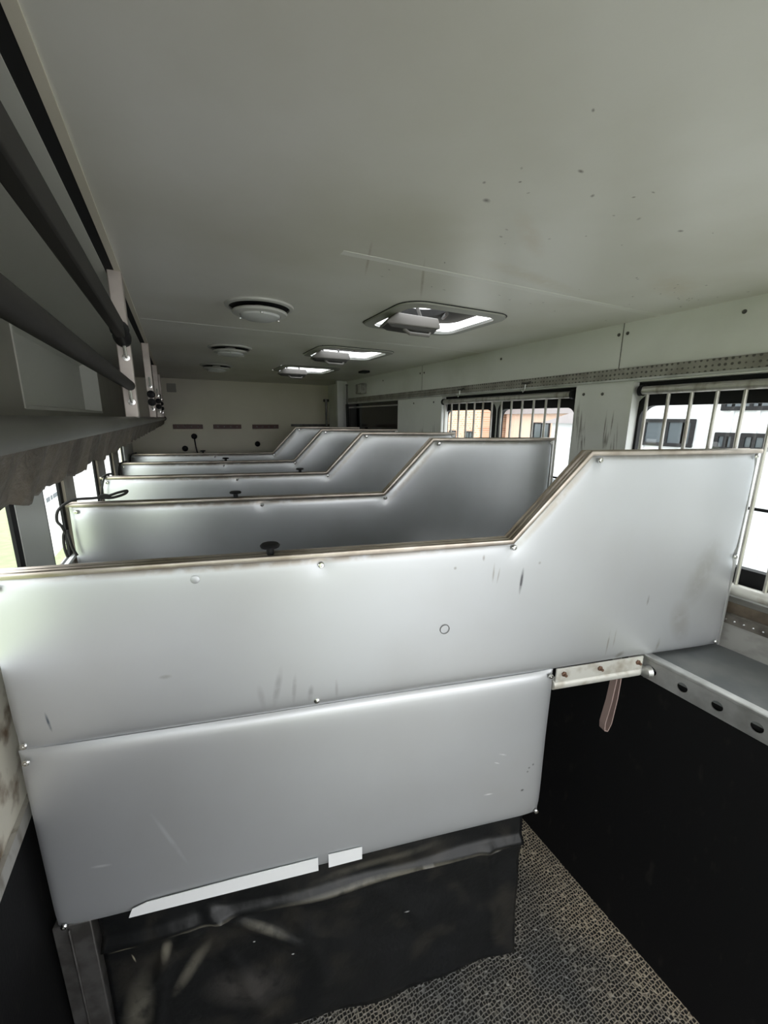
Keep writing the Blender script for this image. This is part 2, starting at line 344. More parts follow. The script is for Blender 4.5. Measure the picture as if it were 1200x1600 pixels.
# right wall: upper band, pillars, far infill
w_ = MB(); w_.box(XR, XR+.06, YF, YB, zz(.165), ZC)
struct(w_.build('wall_right', 'white', smooth=0), 'white screwed panels above the right windows')
for i, (ya, yb) in enumerate(((1.155, 1.445), (2.61, 3.30))):
    struct(MB().box(XR, XR+.06, ya, yb, zz(-.66), zz(.165)).build('wall_right_pillar', 'pillar', smooth=0), ('scuffed white panel between the two barred windows', 'scuffed white panel between the far barred window and the black opening')[i])
struct(MB().box(XR, XR+.06, YF, -.01, zz(-.66), zz(.165)).box(XR, XR+.06, 4.54, YB, zz(-.83), zz(.165)).build('wall_right_end', 'white', smooth=0))
struct(MB().box(XR, XR+.06, YF, 4.54, zz(-.838), zz(-.655)).build('wall_right_lower_panel', 'lowpanel', smooth=0), 'worn grey panel above the right ledge')
struct(MB().box(XLOW, XR+.06, YF, YB, zz(-.875), zz(-.838)).build('trim_3', 'ledge', bevel=.003), 'grey ledge along the right wall')
struct(MB().box(XLOW, XLOW+.03, YF, YB, 0, zz(-.912)).build('wall_right_lower', 'lining'), 'black rubber lined lower right wall')
struct(MB().box(XR-.004, XR, YF, 4.54, zz(-.695), zz(-.655)).build('trim_4', 'brown'), 'grimy brown strip under the windows')
st = MB(); sb_ = MB().box(XR-.008, XR, YF, 4.54, zz(-.738), zz(-.695)).tube([(XR-.010, YF, zz(-.697)), (XR-.010, 4.54, zz(-.697))], .0035, 8)
for i in range(110):
    y = -.2+i*.028
    st.lathe((XR-.008, y, zz(-.722)), [(.0045, 0), (.0035, .003), (0, .004)], (-1, 0, 0), 8)
s5 = struct(sb_.build('trim_5', 'steel_brown'), 'studded metal strip under the windows'); st.build('stud_row', 'chrome', s5)
# exterior skin behind the reveals with window holes
def window(n, pairs, ya, yb):
    s = MB()
    x0, x1 = XR+.06, XR+.075
    root = None
    # skin: bands above/below and between the panes, with rounded black frames
    s.box(x0, x1, ya-.05, yb+.05, zz(.118), zz(.20)); s.box(x0, x1, ya-.05, yb+.05, zz(-.70), zz(-.602))
    edges = [ya-.05]+[e for p in pairs for e in p]+[yb+.05]
    for i in range(0, len(edges), 2): s.box(x0, x1, edges[i], edges[i+1], zz(-.602), zz(.118))
    for (a, b) in pairs:      # corner fillets
        outer = rrect(a-.001, b+.001, zz(-.603), zz(.119), .0005); inner = rrect(a, b, zz(-.602), zz(.118), .07)
        s.loops([[(x0, p[0], p[1]) for p in outer], [(x0, p[0], p[1]) for p in inner]])
    root = struct(s.build('window_%d' % n, 'white', smooth=0), 'right side window bank with black rubber frames')
    MB().box(x0-.022, x0, ya, yb, zz(.140), zz(.172)).build('header_seal', 'black', root)
    for (a, b) in pairs:
        f = MB(); o1 = rrect(a, b, zz(-.602), zz(.118), .07); i1 = rrect(a+.022, b-.022, zz(-.535), zz(.066), .055)
        f.loops([[(x0-.006, p[0], p[1]) for p in o1], [(x0-.010, p[0], p[1]) for p in i1], [(x1+.01, p[0], p[1]) for p in i1], [(x1+.01, p[0], p[1]) for p in o1]], close=True)
        f.box(x0+.004, x1+.002, a+.02, b-.02, zz(-.315), zz(-.305))
        f.build('window_frame', 'black', root)
        g = MB().add([(x1, a+.01, zz(-.59)), (x1, b-.01, zz(-.59)), (x1, b-.01, zz(.11)), (x1, a+.01, zz(.11))], [(0, 1, 2, 3)]); g.build('pane', 'glass', root, smooth=0)
    return root
window(1, [(.02, .42), (.44, 1.165)], .0, 1.17)
window(2, [(1.455, 2.06), (2.08, 2.66)], 1.44, 2.67)

# left wall
struct(MB().box(XL-.03, XL, YF, YB, 0, zz(-1.05)).build('wall_left_lower', 'lining'), 'black rubber lined lower left wall')
struct(MB().box(XL-.03, XL+.012, YF, YB, zz(-1.05), zz(-1.005)).build('trim_6', 'whitemetal'), 'white rail along the lower left wall')
struct(MB().box(XL-.03, XL, YF, YB, zz(-1.005), zz(-.60)).build('wall_left', 'dirtycream'), 'dirty cream wall below the left windows')
# upper left wall with shallow locker recess
ry0, ry1, rz0, rz1 = 1.80, 3.44, .035, .379
u = MB(); xw = -.45
u.box(xw-.03, xw, YF, ry0, zz(-.14), ZC).box(xw-.03, xw, ry1, YB, zz(-.14), ZC).box(xw-.03, xw, ry0, ry1, zz(rz1), ZC).box(xw-.03, xw, ry0, ry1, zz(-.14), zz(rz0))
struct(u.build('wall_left_upper', 'rackwall', smooth=0), 'grey upper wall behind the rack rails')
u = MB(); o_ = [(xw, ry0, zz(rz0)), (xw, ry1, zz(rz0)), (xw, ry1, zz(rz1)), (xw, ry0, zz(rz1))]; i_ = [(xw-.086, ry0+.05, zz(.045)), (xw-.086, ry1-.05, zz(.045)), (xw-.086, ry1-.05, zz(.32)), (xw-.086, ry0+.05, zz(.32))]
u.loops([o_, i_]); u.add(i_, [(0, 1, 2, 3)]); u.box(xw-.002, xw+.004, ry0-.012, ry0+.004, zz(rz0-.01), zz(rz1)); u.box(xw-.004, xw+.003, ry0, ry1, zz(rz0-.012), zz(rz0))
struct(u.build('wall_left_recess', 'rackpanel', smooth=0), 'pale recessed panel behind the rack rails')
pills = [(YF, -.75), (-.2, .10), (.66, .9), (1.56, 1.84), (2.12, 2.30), (2.96, 3.22), (3.64, 3.95), (4.36, 5.2)]
pl = MB()
for i, (a, b) in enumerate(pills):
    struct(MB().box(XL-.012, XL+(.010 if b > 2 else .002), a, b, zz(-.60), zz(-.14)).build('wall_left_pillar', 'reveal' if b < 2 or b > 5 else 'brownpost', smooth=0))
for i in range(len(pills)-1):
    a, b = pills[i][1], pills[i+1][0]
    f = MB(); o1 = rrect(a, b, zz(-.60), zz(-.13), .02); i1 = rrect(a+.03, b-.03, zz(-.585), zz(-.17), .03)
    f.loops([[(XL+.0, p[0], p[1]) for p in o1], [(XL-.003, p[0], p[1]) for p in i1], [(XL-.012, p[0], p[1]) for p in i1], [(XL-.012, p[0], p[1]) for p in o1]], close=True)
    r = struct(f.build('window_%d' % (4+i), 'black'))
    MB().add([(XL-.01, a+.02, zz(-.59)), (XL-.01, b-.02, zz(-.59)), (XL-.01, b-.02, zz(-.15)), (XL-.01, a+.02, zz(-.15))], [(0, 1, 2, 3)]).build('pane', 'glass', r, smooth=0)
    MB().box(XL-.012, XL+.012, a, b, zz(-.60), zz(-.586)).build('window_sill', 'reveal', r)

# far right corner: boxed column and dark strip on the bulkhead
struct(MB().box(1.66, 1.73, 4.50, 4.56, 0, ZC).box(1.73, XR, 4.53, 4.56, 0, ZC).build('trim_7', 'white', bevel=.004), 'white boxed column at the far right corner')
struct(MB().box(1.29, 1.85, YB-.03, YB, zz(-.10), zz(-.072)).build('trim_8', 'steel'), 'dark strip low on the bulkhead')

# ================================================================== OUTSIDE
GZ = -1.15
struct(MB().add([(-.9, -60, GZ), (70, -60, GZ), (70, 90, GZ), (-.9, 90, GZ)], [(0, 1, 2, 3)]).build('ground', 'asphalt'), 'pale paved yard outside')
struct(MB().add([(-60, -60, GZ), (-.9, -60, GZ), (-.9, 90, GZ), (-60, 90, GZ)], [(0, 1, 2, 3)]).build('ground_grass', 'grass'), 'bright grass outside the left windows')
def building(name, label, x, y0, y1, z1, m, wins, roof=None, seams=0, depth=8):
    t = thing(name, (x, (y0+y1)/2, GZ), label, 'building'); oo = (x, (y0+y1)/2, GZ)
    b = MB().box(x, x+depth, y0, y1, GZ, z1)
    if seams:
        y = y0
        while y < y1: b.box(x-.03, x, y, y+.05, GZ, z1); y += seams
    b.build('facade', m, t, oo)
    if roof:
        ym = (y0+y1)/2
        MB().add([(x-.3, y0-.3, z1), (x-.3, y1+.3, z1), (x+depth/2, y1+.3, z1+roof), (x+depth/2, y0-.3, z1+roof), (x+depth, y1+.3, z1), (x+depth, y0-.3, z1)], [(0, 1, 2, 3), (3, 2, 4, 5), (0, 3, 5), (1, 4, 2), (0, 5, 4, 1)]).build('roof', 'roof', t, oo)
    for (a, b_, c_, d_) in wins:
        f = MB(); o1 = rrect(a, b_, c_, d_, .01, 1); i1 = rrect(a+.07, b_-.07, c_+.07, d_-.07, .01, 1)
        f.loops([[(x-.06, *p) for p in o1], [(x-.06, *p) for p in i1], [(x-.01, *p) for p in i1], [(x-.01, *p) for p in o1]], close=True)
        f.box(x-.05, x-.01, (a+b_)/2-.025, (a+b_)/2+.025, c_, d_)
        w0 = f.build('window', 'black', t, oo); MB().box(x-.03, x-.012, a+.05, b_-.05, c_+.05, d_-.05).build('pane', 'dglass', w0, oo)
    return t
building('clad_building', 'pale metal clad building with dark framed windows outside the near barred window', 9, -6, 6.6, 7, 'clad',
         [(4.46, 5.45, zz(-.50), zz(.05)), (3.76, 4.10, zz(-.52), zz(-.19)), (3.30, 3.70, zz(-.50), zz(-.19)), (3.2, 4.08, zz(.20), zz(.62)), (1.2, 2.2, zz(-.5), zz(-.1))], seams=.38)
building('brick_building', 'brick building with white windows seen through the far left of the barred window', 14, 16.9, 23, 6.5, 'brick',
         [(17.4, 18.0, zz(-1.3), zz(-.6)), (18.9, 19.5, zz(-1.3), zz(-.6))], depth=7)
building('beige_house', 'beige house with a grey slate roof seen through the far barred window', 15.5, 12.2, 16.6, zz(.30), 'render',
         [(12.9, 13.4, zz(-.7), zz(-.1)), (13.7, 14.7, zz(-1.2), zz(-.1))], roof=1.6, depth=6)
building('white_shed', 'white shed beside the parked car outside the far window', 13, 9.2, 11.4, zz(-.1), 'clad', [], roof=.7, depth=5)
# parked car
CX, CY = 10.6, 8.6
ct = thing('parked_car', (CX, CY, GZ), 'white car parked in the yard outside the barred window', 'car'); co_ = (CX, CY, GZ)
b = MB()
prof = [(-2.1, .35), (-2.1, .75), (-1.9, .95), (-1.0, 1.02), (-.35, 1.5), (1.2, 1.52), (1.9, 1.05), (2.1, .95), (2.1, .35)]
b.loops([[(CX+p[0], CY-.85, GZ+p[1]) for p in prof], [(CX+p[0]*.99, CY-.75+.02, GZ+p[1]*1.0) for p in prof], [(CX+p[0]*.99, CY+.75, GZ+p[1]) for p in prof], [(CX+p[0], CY+.85, GZ+p[1]) for p in prof]])
n = len(prof); b.f.append(tuple(range(n))); b.f.append(tuple(range(3*n, 4*n))[::-1]); b.build('body', 'carpaint', ct, co_)
MB().add([(CX-.96, CY-.66, GZ+1.06), (CX-.40, CY-.58, GZ+1.47), (CX-.40, CY+.58, GZ+1.47), (CX-.96, CY+.66, GZ+1.06), (CX-.93, CY-.66, GZ+1.03), (CX-.37, CY-.58, GZ+1.44), (CX-.37, CY+.58, GZ+1.44), (CX-.93, CY+.66, GZ+1.03)], [(0, 1, 2, 3), (4, 7, 6, 5), (0, 4, 5, 1), (2, 6, 7, 3), (1, 5, 6, 2), (0, 3, 7, 4)]).build('windscreen', 'dglass', ct, co_)
MB().box(CX-2.13, CX-2.09, CY-.5, CY+.5, GZ+.5, GZ+.72).build('grille', 'black', ct, co_)
for dx in (-1.3, 1.3):
    for dy in (-.8, .8):
        MB().lathe((CX+dx, CY+dy-.1, GZ+.32), [(0, 0), (.32, 0), (.32, .2), (0, .2)], (0, 1, 0)).build('wheel', 'rubber', ct, co_)
# white hoarding standing in for an unclear white shape outside the left windows
LX = -2.2
vt = thing('hoarding', (LX, 8, GZ), 'white board hoarding on posts above the grass outside the left windows', 'hoarding'); vo = (LX, 8, GZ)
MB().box(LX-.04, LX, 8.5, 24, -.42, 2.6).build('board', 'boardwhite', vt, vo, bevel=.008)
for k in range(7):
    MB().box(LX-.12, LX-.04, 8.9+k*2.4, 8.98+k*2.4, GZ, 2.6).build('post', 'whitemetal', vt, vo)
for i, (dy, l) in enumerate(((0, .22), (.28, .12), (.45, .3))):
    MB().box(LX, LX+.004, 9.0+dy, 9.0+dy+l, .56, .64).build('lettering', 'ink', vt, vo)

# ================================================================== PARTITIONS
ANG = math.radians(-13)
UL, UR, UB1, UB2, ZLO, ZHI, ZMID, ZBOT, ULR = -.036, 2.215, 1.302, 1.545, zz(-.357), zz(-.096), zz(-.824), zz(-1.424), 1.505
TH = .046
def topz(u):
    if u <= UB1: return ZLO
    if u >= UB2: return ZHI
    return ZLO+(ZHI-ZLO)*(u-UB1)/(UB2-UB1)
def segd(px, pz, a, b):
    ax, az = a; bx, bz = b; dx, dz = bx-ax, bz-az; t = max(0, min(1, ((px-ax)*dx+(pz-az)*dz)/(dx*dx+dz*dz)))
    return math.hypot(px-ax-t*dx, pz-az-t*dz)
def puffed(poly, us, top, bot, rivets, seed, y0=0., back=.02):
    rnd = random.Random(seed); ph = [rnd.uniform(0, 6.28) for _ in range(8)]
    vs = []
    T = [0, .004, .010, .018, .03, .05, .08]+[.12+.76*i/34 for i in range(35)]+[.92, .95, .97, .982, .990, .996, 1]
    rows = []
    for t in T:
        r = []
        for uu in us:
            z = bot(uu)+(top(uu)-bot(uu))*t
            d = min(segd(uu, z, poly[i], poly[(i+1) % len(poly)]) for i in range(len(poly)))
            y = y0+.011*math.exp(-(d/.010)**1.2)+.0045*math.exp(-d/.035)
            y += .0010*math.sin(uu*7+ph[0]+2*math.sin(z*5+ph[1]))+.0007*math.sin(z*11+ph[2]+uu*3)
            for (ru, rz_) in rivets:
                q = math.hypot(uu-ru, (z-rz_)*1.3); y += .0045*math.exp(-(q/.022)**2)+.0022*math.exp(-(q/.055)**2)
            r.append((uu, y, z))
        rows.append(r)
    mb = MB().grid(rows)
    # turn the skin's edge back so the panel has depth
    n = len(us); m = len(T); ring = [(0, k) for k in range(n)]+[(i, n-1) for i in range(1, m)]+[(m-1, k) for k in range(n-2, -1, -1)]+[(i, 0) for i in range(m-2, 0, -1)]
    L1 = [rows[i][k] for i, k in ring]; L2 = [(p[0], y0+back, p[2]) for p in L1]
    mb.loops([L1, L2]); return mb
def us_for(a, b, extra=()):
    s = {a, b}
    for d in (.004, .009, .016, .026, .04, .06): s.add(a+d); s.add(b-d)
    k = a+.085
    while k < b-.07: s.add(round(k, 4)); k += .028
    for e in extra:
        for d in (-.035, -.02, -.01, 0, .01, .02, .035): s.add(round(e+d, 4))
    return sorted(s)
RIV_U = [(.731, zz(-.385)), (1.31, zz(-.375)), (1.578, zz(-.116)), (2.200, zz(-.113)), (2.202, zz(-.47)), (2.192, zz(-.806)), (-.018, zz(-.805)), (-.006, zz(-.385))]
RIV_L = [(-.020, zz(-.852)), (1.488, zz(-.842)), (1.490, zz(-1.405)), (-.018, zz(-1.407))]
polyU = [(UL, ZMID), (UR, ZMID), (UR, ZHI), (UB2, ZHI), (UB1, ZLO), (UL, ZLO)]
polyL = [(UL-.004, ZBOT), (ULR, ZBOT), (ULR, ZMID-.002), (UL-.004, ZMID-.002)]
GROUP = 'slanted silver stall partitions'
def partition(label):
    t = thing('stall_partition', (-.40, 1.157, 0), label, 'partition', GROUP, ANG)
    up = puffed(polyU, us_for(UL, UR, (UB1, UB2, .731)), lambda x: topz(x), lambda x: ZMID, RIV_U, 3).build('upper_panel', 'silver', t, smooth=60)
    lo = puffed(polyL, us_for(UL-.004, ULR, ()), lambda x: ZMID-.002, lambda x: ZBOT, RIV_L, 5, y0=-.002).build('lower_panel', 'silver', t, smooth=60)
    k = MB()      # back skin of the double skinned board
    P = [(p[0], p[1]) for p in polyU]; k.loops([[(p[0], .018, p[1]) for p in P], [(p[0], TH, p[1]) for p in P]])
    k.f.append(tuple(range(6))); k.f.append(tuple(range(6, 12)))
    k.box(UL, ULR, .018, TH-.004, ZBOT, ZMID); k.build('back_skin', 'silver_far', t, smooth=30)
    path = [(UL-.004, ZLO), (UB1, ZLO), (UB2, ZHI), (UR+.002, ZHI)]
    prof = [(-.001, -.006), (-.003, .002), (-.001, .007), (.004, .009), (.009, .007), (.011, .004), (.020, .004), (.022, .007), (.027, .007), (.029, .004), (.038, .004), (.041, .008), (.047, .007), (.049, .001), (.048, -.012), (.02, -.004)]
    MB().sweep(path, prof).build('top_trim', 'trim', t, smooth=40)
    MB().sweep([(UR+.001, ZHI), (UR+.001, ZMID)], [(.008, -.003), (.008, .003), (.05, .003), (.05, -.003)]).build('end_trim', 'alu', t)
    for (ru, rz_) in RIV_U+RIV_L:
        MB().lathe((ru, .004 if (ru, rz_) in RIV_U else .002, rz_), [(.0085, 0), (.0085, .0035), (.0065, .0055), (.003, .0058), (.0022, .003), (0, .003)], (0, -1, 0), 16).build('rivet', 'chrome', t)
    # frame upright the whole board swings on
    p = MB().box(-.052, .045, .006, .046, 0.0, ZBOT+.01); p.box(-.012, -.006, -.002, .008, 0, ZBOT); p.build('pivot_post', 'steel', t, bevel=.003)
    # flexible kick skirt
    rows = []; rnd = random.Random(11); ph = [rnd.uniform(0, 6) for _ in range(9)]
    for j in range(60):
        f = j/59; r = []
        for i in range(110):
            g = i/109; uu = .062+(1.442-.062)*g; z = ZBOT+.02-(ZBOT+.02-.012)*f
            zl = ZBOT-.102+.006*math.sin(uu*6)
            y = .016-.020*math.exp(-((z-zl)/.014)**2)-.010*math.exp(-((z-zl+.03)/.05)**2)*abs(math.sin(uu*5+1))
            
            for (ua, za, ub, zb_, am, wd) in ((.36, -1.50, .62, -1.72, .012, .016), (.30, -1.56, .10, -1.80, .010, .02), (.22, -1.62, .16, -1.95, .008, .015), (.62, -1.60, .70, -1.90, .006, .03), (1.30, -1.52, 1.36, -1.95, .008, .02), (.9, -1.58, 1.1, -1.85, .005, .03), (.40, -1.7, .50, -1.98, .007, .02)):
                y -= am*math.exp(-(segd(uu, z, (ua, zz(za)), (ub, zz(zb_)))/wd)**2)
            y += -.035*f*f+.006*math.sin(uu*9+z*5+ph[0])*f+.004*math.sin(uu*23-z*17+ph[1])*f+.004*math.sin(uu*15+z*26+ph[2])*(1-f)
            r.append((uu, y, z+(.010*math.sin(uu*4+1) if j == 59 else 0)))
        rows.append(r)
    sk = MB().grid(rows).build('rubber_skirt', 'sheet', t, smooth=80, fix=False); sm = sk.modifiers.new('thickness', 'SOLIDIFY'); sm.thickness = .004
    # angle bracket, tube and pin that lock into the wall rail
    b = MB().box(1.512, 1.868, .004, .010, zz(-.872), zz(-.822)); b.build('angle_bracket', 'alu_light', t, bevel=.001)
    MB().tube([(1.508, .022, zz(-.888)), (1.866, .022, zz(-.888))], .020, 20).build('pin_tube', 'alu_light', t)
    MB().tube([(1.86, .022, zz(-.886)), (1.895, .022, zz(-.886))], .014, 16).build('locking_pin', 'alu', t)
    for uu in (1.54, 1.685, 1.845):
        MB().lathe((uu, .005, zz(-.842)), [(.009, 0), (.009, .006), (.005, .008), (.005, .016), (0, .017)], (0, -1, 0), 6).build('bolt', 'rust', t)
    k = MB().lathe((.60, .026, ZLO+.004), [(.010, 0), (.010, .018), (.024, .021), (.026, .026), (.022, .030), (0, .031)], (0, 0, 1), 20)
    k.build('latch_knob', 'black', t)
    return t
M['alu_light'] = mat('bracket_aluminium', (.66, .65, .61), .42, .35, noise=((.42, .38, .32), 16, .5, .7, (1, 1, 1)))
LAB = ['silver partition nearest the camera, with lower panel and black rubber skirt',
       'second silver partition, directly behind the nearest one, with a black cord loop at its left end',
       'third silver partition from the camera, right end in front of the far barred window',
       'fourth silver partition from the camera, just in front of the farthest one',
       'farthest silver partition, in front of the cream bulkhead with the red hook boards']
p1 = partition(LAB[0])
PITCH = .862
KN = {1: .618, 2: 1.128, 3: .75, 4: .62}
for k in range(1, 5):
    q = copy_tree(p1); q.location = (-.40, 1.157+PITCH*k, 0); q['label'] = LAB[k]
    for ch in q.children:
        if ch.name.startswith('latch_knob'): ch.location.x = KN[k]-.60
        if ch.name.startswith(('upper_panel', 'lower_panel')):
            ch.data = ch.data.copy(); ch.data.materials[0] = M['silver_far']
# things only the nearest partition carries
def sheetpatch(pts, name, m, y, parent, label=None, th=.0015):
    mb = MB(); mb.loops([[(a, y, b) for a, b in pts], [(a, y-th, b) for a, b in pts]]); n = len(pts)
    mb.f.append(tuple(range(n))); mb.f.append(tuple(range(n, 2*n))); o = mb.build(name, m, parent)
    if label: o['label'] = label
    return o
sheetpatch([(.146, zz(-1.424)), (.158, zz(-1.394)), (.20, zz(-1.381)), (.44, zz(-1.373)), (.694, zz(-1.370)), (.694, zz(-1.422))], 'tape_strip', 'tape', -.0045, p1, 'long white tape strip')
sheetpatch([(.727, zz(-1.420)), (.727, zz(-1.367)), (.837, zz(-1.368)), (.837, zz(-1.418))], 'tape_strip', 'tape', -.0045, p1, 'short white tape strip')
MB().lathe((1.095, -.0012, zz(-.618)), [(.0135, 0), (.0145, .0012), (.0155, 0)], (0, -1, 0), 28).build('ring_mark', 'steel', p1)
MB().lathe((.707, .002, zz(-.800)), [(.009, 0), (.008, .003), (0, .005)], (0, -1, 0), 16).build('rivet', 'chrome', p1)
MB().lathe((.415, .0005, zz(-.398)), [(.011, 0), (.009, .001), (0, .001)], (0, -1, 0), 16).build('plug', 'silver', p1)

# hanging strap loop under the bracket
d = Vector((math.cos(ANG), math.sin(ANG), 0)); nrm = Vector((-d.y, d.x, 0)); P0 = Vector((-.40, 1.157, 0))
def pw(u_, y_, z_, k=0): return P0+Vector((0, PITCH*k, 0))+d*u_+nrm*y_+Vector((0, 0, z_))
t = MB()
path = [(1.790, .022, -.905), (1.788, .022, -.99), (1.776, .020, -1.09), (1.762, .018, -1.118), (1.748, .017, -1.112), (1.745, .017, -1.085), (1.762, .020, -1.0), (1.772, .022, -.905)]
pts = []
for i in range(len(path)-1):
    for s_ in range(6):
        f = s_/6; pts.append([path[i][j]*(1-f)+path[i+1][j]*f for j in range(3)])
pts.append(list(path[-1]))
rows = []
for i, p in enumerate(pts):
    a = pts[max(i-1, 0)]; b = pts[min(i+1, len(pts)-1)]; tx, tz = b[0]-a[0], b[2]-a[2]; L = math.hypot(tx, tz) or 1; nx, nz = -tz/L*.0018, tx/L*.0018
    w2 = .013
    rows.append([pw(p[0]+nx, p[1]-w2, zz(p[2]+nz)), pw(p[0]+nx, p[1]+w2, zz(p[2]+nz)), pw(p[0]-nx, p[1]+w2, zz(p[2]-nz)), pw(p[0]-nx, p[1]-w2, zz(p[2]-nz))])
t.loops(rows); t.f.append((0, 1, 2, 3)); t.f.append(tuple(range(len(t.v)-4, len(t.v))))
so = pw(1.78, .02, zz(-.905)); tag(t.build('strap_loop', 'leather', None, tuple(so)), 'dusty pink webbing loop hanging under the nearest partition bracket', 'strap')

# ================================================================== RIGHT SIDE FITTINGS
lr = thing('locking_rail', (XLOW, 1, zz(-.87)), 'pale metal rail with a row of round holes along the right wall', 'rail'); lo_ = (XLOW, 1, zz(-.87))
m_ = MB(); y = YF+.02; xf = XLOW-.006
zb, zt = zz(-.910), zz(-.838)
cells = []
yc = .719-.101*20
while yc < YB-.1:
    outer = [];
    for kx in range(24):
        t_ = 2*math.pi*kx/24; c_, s_ = math.cos(t_), math.sin(t_); sc = 1/max(abs(c_), abs(s_)); outer.append((xf, yc+c_*sc*.0505, (zb+zt)/2+s_*sc*(zt-zb)/2))
    inner = [(xf, yc+math.cos(2*math.pi*kx/24)*.0165, (zb+zt)/2-.002+math.sin(2*math.pi*kx/24)*.0165) for kx in range(24)]
    inner2 = [(xf+.004, p[1], p[2]) for p in inner]
    m_.loops([outer, inner, inner2]); yc += .101
yend = yc-.0505; ybeg = .719-.101*20.5
m_.box(xf, xf+.004, YF, ybeg, zb, zt); m_.box(xf, XLOW+.0, YF, yend, zb-.003, zb)
m_.build('face_plate', 'alu', lr, lo_, smooth=30)
MB().box(xf-.004, XLOW+.022, YF, yend, zt, zt+.014).build('top_flange', 'alu', lr, lo_, bevel=.003)
MB().box(XLOW+.012, XLOW+.02, YF, yend, zb, zt).build('backing', 'darkgap', lr, lo_)
MB().tube([(XLOW-.022, .735, zz(-.882)), (XLOW-.006, .731, zz(-.882))], [.022, .026], 20).build('socket', 'alu', lr, lo_)

ch = thing('tie_rail', (XR, 1, zz(.2)), 'dull perforated metal channel running above the right windows', 'rail'); cho = (XR, 1, zz(.2))
MB().box(XR-.014, XR, YF, 4.6, zz(.180), zz(.226)).build('channel', 'perf', ch, cho, bevel=.002)
MB().box(XR-.018, XR, YF, 4.6, zz(.171), zz(.180)).build('lower_lip', 'alu', ch, cho, bevel=.001)
for yv in (2.36, 1.76):
    h = MB().tube([(XR-.02, yv-.03, zz(.205)), (XR-.028, yv, zz(.200)), (XR-.02, yv+.03, zz(.205))], .006, 8)
    h.build('clip', 'steel', ch, cho)
    MB().tube([(XR-.026, yv, zz(.20)), (XR-.03, yv, zz(.17)), (XR-.03, yv+.012, zz(.155)), (XR-.03, yv+.02, zz(.168))], .0035, 8).build('hook', 'alu', ch, cho)

def grille(label, ya, yb, ys_):
    t = thing('window_grille', (XR+.012, (ya+yb)/2, zz(-.6)), label, 'window grille', 'barred grilles inside the right windows'); o0 = (XR+.012, (ya+yb)/2, zz(-.6))
    MB().tube([(XR+.012, ya, zz(.128)), (XR+.012, yb, zz(.128))], .0175, 16).build('top_tube', 'whitemetal', t, o0)
    MB().tube([(XR+.012, ya, zz(-.608)), (XR+.012, yb, zz(-.608))], .022, 16).build('bottom_tube', 'alu_light', t, o0)
    for i, y in enumerate(ys_):
        MB().tube([(XR+.012, y, zz(.12)), (XR+.012, y, zz(-.60))], .0068, 10).build('bar', 'whitemetal', t, o0)
    for y in (ya, yb):
        MB().lathe((XR+.012, y-.008, zz(.128)), [(0, 0), (.022, 0), (.022, .016), (0, .016)], (0, 1, 0)).build('end_cap', 'black', t, o0)
    return t
grille('barred metal grille over the near right window, behind the nearest partition end', .02, 1.125, [1.097-.0855*i for i in range(13)])
grille('barred metal grille over the far right window, between the scuffed white panels', 1.47, 2.60, [2.585-.0862*i for i in range(13)])
# panel screws and joints of the upper right wall
for yj in (1.235, 2.90):
    struct(MB().box(XR-.0012, XR, yj-.0015, yj+.0015, zz(.226), ZC).build('trim_9', 'steel'), 'panel joint line above the windows')
SL = ['far screw of the pair beside the joint line above the near scuffed panel', 'near screw of the pair beside the joint line above the near scuffed panel',
      'dark screw high above the near barred window, the one nearest the camera', 'far screw beside the joint line left of the far barred window top', 'near screw beside the joint line left of the far barred window top',
      'lone dark screw midway above the far barred window', 'small screw high on the wall above the glossy black window', 'far screw at the top of the scuffed panel between the barred windows', 'near screw at the top of the scuffed panel between the barred windows',
      'near screw at the top of the far scuffed panel, beside the far barred window', 'far screw at the top of the far scuffed panel, nearer the black window']
for i, (y, z) in enumerate(((1.255, .372), (1.215, .372), (.80, .372), (2.93, .36), (2.87, .36), (2.0, .36), (3.6, .355), (1.40, .125), (1.30, .122), (2.72, .13), (3.02, .13))):
    s_ = MB().lathe((XR, y, zz(z)), [(.0075, 0), (.0065, .0025), (.002, .003), (0, .0015)], (-1, 0, 0), 12).build('panel_screw', 'steel', None, (XR, y, zz(z)))
    tag(s_, SL[i], 'screw', 'dark screws in the right wall panels')

# dark shuttered opening
so_ = thing('dark_window', (XR+.03, 3.93, zz(-.3)), 'glossy black closed window on the far right wall', 'window'); s0 = (XR+.03, 3.93, zz(-.3))
MB().box(XR+.02, XR+.05, 3.30, 4.54, zz(-.655), zz(.166)).build('panel', 'blackgloss', so_, s0)
MB().tube([(XR+.012, 3.32, zz(.125)), (XR+.012, 4.52, zz(.125))], .010, 12).build('top_bar', 'chrome', so_, s0)
sp = thing('wall_speaker', (XR, 4.05, zz(.31)), 'small grey box fitting high on the far right wall', 'speaker')
MB().box(XR-.06, XR, 3.98, 4.14, zz(.255), zz(.355)).build('housing', 'alu_dirty', sp, (XR, 4.05, zz(.31)), bevel=.008)
MB().box(XR-.064, XR-.06, 3.995, 4.06, zz(.265), zz(.345)).build('front_face', 'lamp', sp, (XR, 4.05, zz(.31)))
tag(MB().box(1.50, 1.57, 3.42, 3.52, ZC-.018, ZC).build('ceiling_sensor', 'black', None, (1.535, 3.47, ZC), bevel=.003), 'small black square fitting on the ceiling near the right wall', 'sensor')
gs = thing('gas_strut', (1.765, 4.45, zz(-.1)), 'thin black gas strut upright in the far right corner', 'strut')
MB().tube([(1.745, 4.42, zz(.36)), (1.745, 4.42, zz(.15))], .009, 10).tube([(1.745, 4.42, zz(.36)), (1.745, 4.42, zz(.375))], .014, 10).build('rod', 'steel', gs, (1.765, 4.45, zz(-.1)))
MB().tube([(1.745, 4.42, zz(.16)), (1.745, 4.38, zz(-.40))], .017, 10).build('cylinder_body', 'black', gs, (1.765, 4.45, zz(-.1)))
